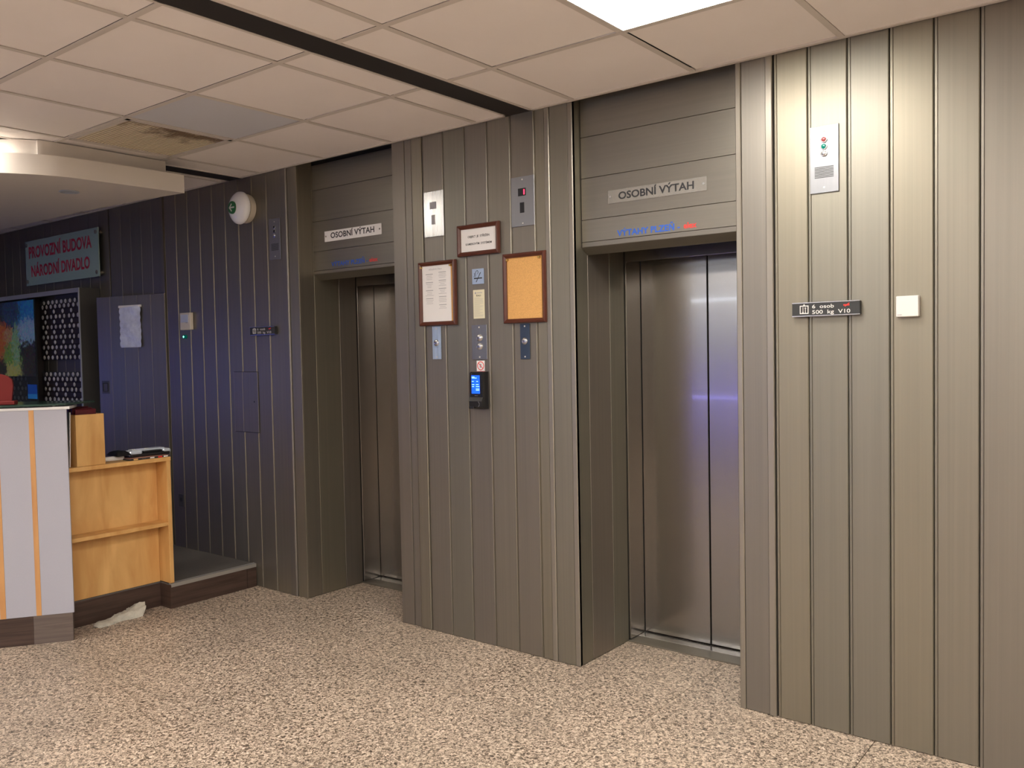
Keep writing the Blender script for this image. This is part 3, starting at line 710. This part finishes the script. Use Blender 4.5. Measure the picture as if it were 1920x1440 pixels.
for k in range(11): rows.append((1.939-.0422*k, 'f' if k % 2 == 0 else 's', 1))
rows.append((1.378, 'f', 0))
for k in range(7): rows.append((1.338-.0422*k, 'f' if k % 2 == 0 else 's', 1))
tagm = None; ntag = 0
for bx0, bx1, x0t in ((-7.66, -6.72, -7.655+.0), (-9.1, -7.75, -8.515)):
    kx = [r for r in rows]
    for (z, kd, on) in rows:
        kb(bx0+.004, bx1-.004, -.030, -.006, z-.020, z+.020, 'hook_rail', 'rail' if on else 'cab')
rndt = random.Random(11)
holes = {(0, 4, 1), (0, 8, 7), (0, 10, 3), (0, 6, 5)}
for bi, (xa, ncol) in enumerate(((-7.600, 11), (-8.44, 8))):
    for ri, (z, kd, on) in enumerate(rows):
        cols = range(ncol) if kd == 'f' else range(0, ncol, 2)
        for c in cols:
            if (bi, ri, c) in holes: continue
            x = xa+.0775*c+(.045 if kd == 's' else 0)+(.03 if not on else 0)
            if x > -6.735 or (bi == 1 and x > -7.77): continue
            if tagm is None:
                o = MB().lathe((0, 0, 0), [(.0155, 0), (.0180, -.002), (.0150, -.0052), (.004, -.007)], 'y', 12).build('key_tag', M['tag']); tagm = o.data
                for p in tagm.polygons: p.use_smooth = True
            else: o = bpy.data.objects.new('key_tag', tagm); COL.objects.link(o)
            o.location = (x+rndt.uniform(-.004, .004), -.031, z); o.rotation_euler = (0, 0, rndt.uniform(-.06, .06))
            lo = z < 1.42
            if bi == 0 and not lo: tag(o, 'small pale round key tag in the uncovered upper block of the key cabinet', 'key tag', 'key tags in the uncovered upper block')
            elif bi == 0: tag(o, 'small pale round key tag in the uncovered lower block of the key cabinet', 'key tag', 'key tags in the uncovered lower block')
            elif not lo: tag(o, 'small round key tag behind the colourful floral print on glass', 'key tag', 'key tags behind the floral print')
            else: tag(o, 'small round key tag behind clear glass below the floral print', 'key tag', 'key tags behind glass below the print')
            ntag += 1
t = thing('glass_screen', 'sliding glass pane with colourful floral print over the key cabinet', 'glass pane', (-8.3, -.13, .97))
MB().box(-.87, .785, -.002, .002, 0, 1.036).build('pane', glass('clear_pane', (0.30, 0.33, 0.33), 0.12, 0.03), t)
MB().box(-.87, .765, -.0045, -.0026, .393, 1.03).build('floral_print', M['picture'], t)  # reflection in the cabinet glass, painted as blobs of colour
MB().box(.60, .772, -.0045, -.0026, .205, .325).build('blue_card', mat('blue_card', (0.02, 0.14, 0.62), 0.4), t)  # plain blue patches on the pane
MB().box(.60, .772, -.0062, -.0048, .205, .245).build('light_blue_card', mat('light_blue_card', (0.05, 0.42, 0.90), 0.4), t)

# glass sign above
t = thing('glass_sign', 'frosted teal glass sign with red letters above the key cabinet', 'sign', (-7.233, 0, 2.134))
MB().box(-.633, .633, -.040, -.032, 0, .378, .001).build('glass_plate', M['sign_glass'], t)
for sx in (-.60, .60):
    for sz in (.035, .343):
        MB().cyl((sx, -.046, sz), .016, .046, 'y', 16).build('standoff', M['plate'], t)
text('letters', 'PROVOZNÍ BUDOVA', -.565, .53, .232, .325, -.0408, M['sign_red'], t, bold=.030)
text('letters', 'NÁRODNÍ DIVADLO', -.53, .49, .075, .165, -.0408, M['sign_red'], t, bold=.030)

# ------------------------------------------------------------------ things on the walls
t = thing('exit_light', 'round white emergency light with green arrow high on left wall', 'emergency light', (-4.735, 0, 2.437))
MB().lathe((0, 0, 0), [(.088, -.0005), (.092, -.012), (.092, -.040), (.080, -.046)], 'y', 40).build('base', M['cream'], t, smooth=True)
MB().lathe((0, 0, 0), [(.095, -.047), (.103, -.056), (.101, -.070), (.085, -.086), (.055, -.097), (.02, -.101)], 'y', 40).build('diffuser', M['white_gloss'], t, smooth=True)
g = MB().cyl((-.020, -.1060, 0), .040, .008, 'y', 28).build('green_disc', M['green'], t)
ar = MB().prism([(-.050, .0), (-.024, .026), (-.018, .020), (-.034, .0045), (.006, .0045), (.006, -.0045), (-.034, -.0045), (-.018, -.020), (-.024, -.026)], -.1072, -.1062, 'y')
ar.build('arrow', M['white'], g)

def screw(x, z, y, par, r=.004): return MB().cyl((x, y-.0012, z), r, .001, 'y', 10).build('screw', M['tbar'], par)
def intercom(x, z0, x1, z1, label, lenses):
    t = thing('intercom', label, 'intercom', ((x+x1)/2, 0, z0)); w = (x1-x)/2; h = z1-z0
    MB().box(-w, w, -.0065, -.0025, 0, h, .001).build('plate', M['plate_dull'], t)
    for k, mk in enumerate(lenses):
        z = h*(.79-.102*k)
        MB().lathe((0, -.0068, z), [(.0125, 0), (.0125, -.003), (.0105, -.0035)], 'y', 20).build('bezel', M['plate'], t)
        MB().lathe((0, -.0072, z), [(.0098, 0), (.0095, -.0035), (.005, -.0055)], 'y', 20).build('lamp', M[mk], t, smooth=True)
    for k in range(8):
        zz = h*.225+k*h*.022; MB().box(-w*.66, w*.66, -.0072, -.0066, zz, zz+h*.010).build('speaker_slot', M['black_matt'], t)
    screw(0, h*.92, -.0066, t); screw(0, h*.08, -.0066, t)
intercom(-1.145, 2.078, -1.037, 2.331, 'steel intercom plate with red, green and clear lamps on right wall', ('red_btn', 'green_btn', 'plate'))
intercom(-4.515, 2.093, -4.406, 2.347, 'dim steel intercom plate on the left wall beside the round light', ('black', 'black', 'plate'))

def capacity(x0, x1, z0, z1, label):
    t = thing('capacity_sign', label, 'sign', ((x0+x1)/2, 0, z0)); w = (x1-x0)/2; h = z1-z0
    MB().box(-w, w, -.022, -.0025, .002, h-.002, .001).build('body', M['black_matt'], t)
    MB().box(-w, w, -.0235, -.0215, h-.0035, h).build('rim', M['plate'], t); MB().box(-w, w, -.0235, -.0215, 0, .0035).build('rim', M['plate'], t)
    ic = MB().ring(-w+.030, -w+.064, .010, h-.012, -.0222, [(0, 0), (.0005, .0008), (.0030, .0008), (.0035, 0)])
    ic.prism([(-w+.0385, .017), (-w+.0425, .0125), (-w+.0465, .017), (-w+.0435, .017), (-w+.0435, .036), (-w+.0415, .036), (-w+.0415, .017)], -.0230, -.0222, 'y')
    ic.prism([(-w+.0480, .031), (-w+.052, .0355), (-w+.056, .031), (-w+.053, .031), (-w+.053, .0135), (-w+.051, .0135), (-w+.051, .031)], -.0230, -.0222, 'y')
    ic.prism([(-w+.043, h-.0115), (-w+.051, h-.0115), (-w+.047, h-.006)], -.0230, -.0222, 'y')
    ic.build('lift_symbol', M['white'], t)
    text('letters', '6  osob', -w+.078, -w+.160, h*.56, h*.82, -.0226, M['white'], t, .006)
    text('letters', '500  kg  V10', -w+.078, w-.035, h*.16, h*.43, -.0226, M['white'], t, .006)
    cr = MB().box(w-.060, w-.038, -.0232, -.0226, h*.66, h*.74).prism([(w-.056, h*.60), (w-.052, h*.60), (w-.036, h*.84), (w-.040, h*.84)], -.0236, -.0232, 'y'); cr.build('red_mark', M['red_ink'], t)
    return t
capacity(-1.212, -.957, 1.610, 1.664, 'black plate reading 6 osob 500 kg V10 on the right wall')
capacity(-4.723, -4.468, 1.630, 1.683, 'dim black 6 osob 500 kg plate on the left wall')

t = thing('sensor_box', 'square white plastic box on the right wall beside the black plate', 'sensor', (-.793, 0, 1.595))
MB().box(-.038, .038, -.024, -.0005, 0, .075, .002).build('cover', M['white'], t); MB().box(-.034, -.018, -.0246, -.0241, .006, .009).build('mark', M['ink_soft'], t)
MB().box(-.035, .035, -.0004, .0, .003, .072).build('base', M['cream'], t)

t = thing('thermostat', 'cream thermostat box with grey display on the dark left panelling', 'thermostat', (-5.456, 0, 1.687))
MB().box(-.064, .064, -.028, -.0025, 0, .118, .003).build('housing', M['cream'], t)
MB().box(-.052, .040, -.0300, -.0284, .052, .106, .001).build('display', M['silver'], t)
MB().box(.010, .036, -.0302, -.0290, .046, .0515).build('button', M['ink_soft'], t)
t = thing('status_lamp', 'tiny green glowing lamp on the panelling under the thermostat', 'lamp', (-5.505, 0, 1.641))
MB().cyl((.012, -.012, 0), .014, .0118, 'y', 16).build('bezel', M['green_btn'], t); MB().cyl((-.002, -.0135, 0), .006, .004, 'y', 14).build('lens', M['led_green'], t)

t = thing('wall_hatch', 'flush rectangular access panel with keyhole in the dark left wall', 'access panel', (-4.8085, 0, 1.006))
MB().box(-.131, .131, -.0030, -.0024, -.003, .392).build('shadow_gap', M['gap'], t)
MB().box(-.1275, -.036, -.0056, -.0031, 0, .389, .001).build('leaf', M['panel'], t); MB().box(-.0335, .1275, -.0056, -.0031, 0, .389, .001).build('leaf', M['panel'], t)
MB().box(-.1300, -.1280, -.0062, -.0031, .0, .389).build('bright_edge', M['strip'], t)
MB().cyl((.086, -.0062, .198), .006, .0006, 'y', 12).build('keyhole', M['black_matt'], t)

def indicator(x0, x1, z0, z1, label, digit):
    t = thing('floor_indicator', label, 'indicator', ((x0+x1)/2, 0, z0)); w = (x1-x0)/2; h = z1-z0
    MB().box(-w, w, -.0065, -.0025, 0, h, .001).build('plate', M['plate_dull' if digit else 'plate_mid'], t)
    a = MB().box(-.026, .021, -.0072, -.0066, h*.61, h*.765).build('display_window', M['black'] if digit else M['ink_soft'], t)
    MB().box(-.016, .010, -.0072, -.0066, h*.27, h*.48).build('arrow_window', M['black'] if digit else M['ink_soft'], t)
    if digit: text('digit', '1', .007, .014, h*.635, h*.74, -.0076, M['red_digit'], a, .0)
    screw(0, h*.94, -.0066, t); screw(0, h*.06, -.0066, t)
indicator(-3.185, -3.046, 2.106, 2.342, 'shiny steel floor indicator plate on the pier, left of the signs', False)
indicator(-2.600, -2.460, 2.100, 2.338, 'steel floor indicator plate showing a red 1 on the pier', True)

MOULD = [(0, 0), (0, .012), (.003, .018), (.010, .020), (.017, .015), (.021, .012), (.021, .004)]
def frame(name, x0, x1, z0, z1, label, cat):
    t = thing(name, label, cat, ((x0+x1)/2, -.003, z0)); w = (x1-x0)/2; h = z1-z0
    MB().ring(-w, w, 0, h, 0, MOULD).build('frame', M['red_frame'], t); return t, w, h
t, w, h = frame('framed_notice', -2.947, -2.674, 1.984, 2.141, 'landscape notice OBJEKT JE STŘEŽEN in a small mahogany frame on the pier', 'framed notice')
MB().box(-w+.019, w-.019, -.006, -.001, .019, h-.019).build('paper', M['paper'], t)
text('letters', 'OBJEKT  JE  STŘEŽEN', -.070, .072, h*.58, h*.645, -.0065, M['ink'], t, .02)
text('letters', 'KAMEROVÝM  SYSTÉMEM', -.084, .086, h*.345, h*.41, -.0065, M['ink'], t, .02)
t, w, h = frame('framed_list', -3.226, -2.966, 1.640, 1.976, 'tall mahogany frame holding a white two-column printed list on the pier', 'framed notice')
MB().box(-w+.018, w-.018, -.005, -.001, .018, h-.018).build('cork_back', M['cork'], t)
MB().box(-.117, .094, -.0065, -.0052, .021, h-.020).build('paper', M['paper'], t)
text('heading', 'DŮLEŽITÉ ČÍSLA', -.060, .032, h*.868, h*.888, -.0068, M['ink_soft'], t, .01)
rl = random.Random(3)
for cx_, top in ((-.058, .80), (.035, .82)):
    zz = h*top; k = 0
    while zz > h*(.30 if cx_ < 0 else .26):
        L = rl.uniform(.014, .030) if k % 5 else .026
        if k % 5 != 4: MB().box(cx_-L, cx_+L, -.0069, -.0066, zz, zz+(.0034 if k % 5 == 0 else .0016)).build('text_line', M['ink_soft'], t)
        zz -= .0085; k += 1
for px_ in (-.112, .096): MB().lathe((px_, -.0068, h-.028), [(.006, 0), (.004, -.005), (.0055, -.010)], 'y', 12).build('pin', M['brass'], t)
t, w, h = frame('cork_board', -2.652, -2.396, 1.634, 1.973, 'empty cork board in a tall mahogany frame on the pier', 'cork board')
MB().box(-w+.018, w-.018, -.006, -.001, .018, h-.018).build('cork', M['cork'], t)
for px_ in (-.102, .092): MB().lathe((px_, -.0065, h-.030), [(.0065, 0), (.004, -.005), (.006, -.010)], 'y', 12).build('pin', M['brass'], t)

t = thing('no_smoking_sign', 'small square steel no-smoking sign on the pier between the frames', 'sign', (-2.8225, -.0025, 1.840))
MB().box(-.0385, .0385, -.002, 0, 0, .077, .0005).build('plate', M['plate_blue'], t)
MB().box(-.026, .027, -.0026, -.0021, .026, .032).build('cigarette', M['ink'], t)
MB().prism([(-.014, .010), (-.010, .010), (.020, .058), (.016, .058)], -.0028, -.0022, 'y').build('slash', M['ink'], t)
sm_ = MB()
for seg in ([(-.026, .036), (-.022, .046), (-.024, .056)], [(-.018, .036), (-.014, .046), (-.017, .056), (-.010, .066), (-.002, .068), (.003, .060), (-.002, .050)]):
    for (a, b), (c_, d_) in zip(seg[:-1], seg[1:]):
        l = math.hypot(c_-a, d_-b); nx, nz = -(d_-b)/l*.0011, (c_-a)/l*.0011
        sm_.prism([(a+nx, b+nz), (a-nx, b-nz), (c_-nx, d_-nz), (c_+nx, d_+nz)], -.0027, -.0022, 'y')
sm_.build('smoke', M['ink'], t)
t = thing('rules_notice', 'narrow cream printed notice below the no-smoking sign on the pier', 'notice', (-2.820, -.0025, 1.666))
MB().box(-.0372, .0372, -.0012, 0, 0, .145).build('sheet', M['paper_cream'], t)
MB().box(-.026, -.017, -.0016, -.0013, .124, .134).build('emblem', M['ink_soft'], t); MB().box(-.013, .022, -.0016, -.0013, .128, .131).build('text_line', M['ink_soft'], t)
text('heading', 'ŘÁD', -.016, .014, .112, .119, -.0015, M['ink'], t, .02)
zz = .104
while zz > .008:
    L = rl.choice([.030, .030, .028, .018]); MB().box(-.031, -.031+2*L, -.0015, -.0013, zz, zz+.0010).build('text_line', M['ink_soft'], t); zz -= .0058

def ring_btn(x, z, par, r=.017):
    MB().lathe((x, -.0052, z), [(r, 0), (r, -.005), (r*.86, -.0065), (r*.80, -.004)], 'y', 24).build('button_ring', M['plate'], par, smooth=True)
    b = MB().lathe((x, -.0050, z), [(r*.78, -.003), (r*.76, -.006), (r*.6, -.007)], 'y', 24).build('button', M['plate'], par, smooth=True); return b
def call(x0, x1, z0, z1, mk, btns, label):
    t = thing('call_plate', label, 'call button', ((x0+x1)/2, 0, z0)); w = (x1-x0)/2; h = z1-z0
    MB().box(-w, w, -.0052, -.0025, 0, h, .0008).build('plate', M[mk], t)
    for z in btns: ring_btn(.001, z-z0, t)
    screw(0, h*.93, -.0053, t); screw(0, h*.07, -.0053, t)
    return t
call(-3.146, -3.085, 1.463, 1.636, 'plate_blue', [1.549], 'light blue-grey call button plate under the framed list')
call(-2.871, -2.771, 1.459, 1.634, 'plate', [1.569, 1.525], 'shiny steel call plate with two round buttons above the terminal')
call(-2.561, -2.503, 1.458, 1.630, 'plate_dark', [1.546], 'dark blue call button plate under the cork board')

t = thing('prohibition_sticker', 'small white and red prohibition sticker above the black terminal', 'sticker', (-2.8175, -.0025, 1.380))
MB().box(-.0265, .0265, -.0006, 0, .020, .073).build('white_field', M['paper'], t)
MB().box(-.0265, .0265, -.0007, 0, -.0, .0195).build('red_field', M['red_ink'], t)
rg = MB(); 
for i in range(28):
    a, b = 2*math.pi*i/28, 2*math.pi*(i+1)/28
    rg.prism([(.0225*math.cos(a), .047+.0225*math.sin(a)), (.0225*math.cos(b), .047+.0225*math.sin(b)), (.0185*math.cos(b), .047+.0185*math.sin(b)), (.0185*math.cos(a), .047+.0185*math.sin(a))], -.0012, -.0007, 'y')
rg.prism([(-.0155, .0600), (-.0130, .0625), (.0155, .034), (.0130, .0315)], -.0012, -.0007, 'y').build('prohibition_ring', M['red_ink'], t)
MB().box(-.006, .004, -.0011, -.0007, .037, .057).build('phone_symbol', M['ink_soft'], t)

t = thing('access_terminal', 'black access terminal with lit blue screen on the pier', 'terminal', (-2.812, 0, 1.210))
MB().prism([(-.0025, .0), (-.034, .0), (-.056, .012), (-.058, .040), (-.048, .060), (-.048, .180), (-.040, .188), (-.0025, .188)], -.042, .042, 'x').build('body', M['black'], t)
MB().box(-.0405, .0405, -.0495, -.0482, .064, .182, .0004).build('front_glass', M['black'], t)
sc = MB().box(-.029, .025, -.0502, -.0496, .078, .170).build('screen', M['screen'], t)
for (zz, xa, xb) in ((.160, -.026, -.008), (.155, -.026, .006), (.138, -.026, -.014), (.138, .004, .014), (.122, -.026, -.010), (.122, .0, .018), (.112, -.026, -.012), (.112, .0, .022), (.100, .0, .022), (.094, .0, .022)):
    MB().box(xa, xb, -.0507, -.0503, zz, zz+.003).build('screen_line', M['screen_text'], sc)
MB().box(-.010, .010, -.0500, -.0496, .067, .069).build('mark', M['plate'], t)
MB().cyl((-.028, -.0502, .176), .0025, .0006, 'y', 10).build('lens', M['plate'], t)
hn = MB()
for i in range(7):
    a = math.radians(-60+i*20); hn.box(.012+.016*math.cos(a)-.0015, .012+.016*math.cos(a)+.0015, -.0600, -.0575, .026+.014*math.sin(a)-.003, .026+.014*math.sin(a)+.003)
hn.build('finger_guide', M['plate'], t)
MB().box(-.044, -.010, -.060, -.040, .0015, .0165, .003).build('finger_rest', M['black'], t)

# plates and lettering on the headers
def nameplate(x0, x1, z0, z1, y, tx0, tx1, tz0, tz1, mk, label):
    t = thing('lift_nameplate', label, 'sign', ((x0+x1)/2, y, z0)); w = (x1-x0)/2; h = z1-z0; c = (x0+x1)/2
    MB().box(-w, w, -.004, -.0006, 0, h, .0005).build('plate', M[mk], t)
    text('letters', 'OSOBNÍ VÝTAH', tx0-c, tx1-c, tz0-z0, tz1-z0, -.0044, M['ink'], t, .022)
    for sx in (-w+.014, w-.014): MB().cyl((sx, -.0068, h/2), .005, .0026, 'y', 12).build('screw', M['plate'], t)
nameplate(-2.092, -1.604, 2.162, 2.222, .066, -2.036, -1.663, 2.177, 2.209, 'acrylic', 'clear OSOBNÍ VÝTAH plate above the right lift')
nameplate(-4.130, -3.633, 2.181, 2.244, .115, -4.074, -3.692, 2.199, 2.232, 'paper', 'white OSOBNÍ VÝTAH plate above the left lift')
def lettering(x0, x1, r0, r1, z, zc, y, label):
    t = thing('vinyl_lettering', label, 'lettering', (x0, y, z))
    text('letters', 'VÝTAHY PLZEŇ -', 0, x1-x0, 0, zc-z, -.0008, M['blue_ink'], t, .024)
    text('letters', 'elex', r0-x0, r1-x0, .002, (zc-z)*1.0, -.0008, M['red_ink'], t, .02)
lettering(-2.048, -1.733, -1.715, -1.654, 2.011, 2.038, .066, 'blue VÝTAHY PLZEŇ lettering with red elex above the right lift')
lettering(-4.078, -3.757, -3.743, -3.673, 2.030, 2.056, .115, 'faint blue VÝTAHY PLZEŇ lettering above the left lift')
print('tags', ntag)
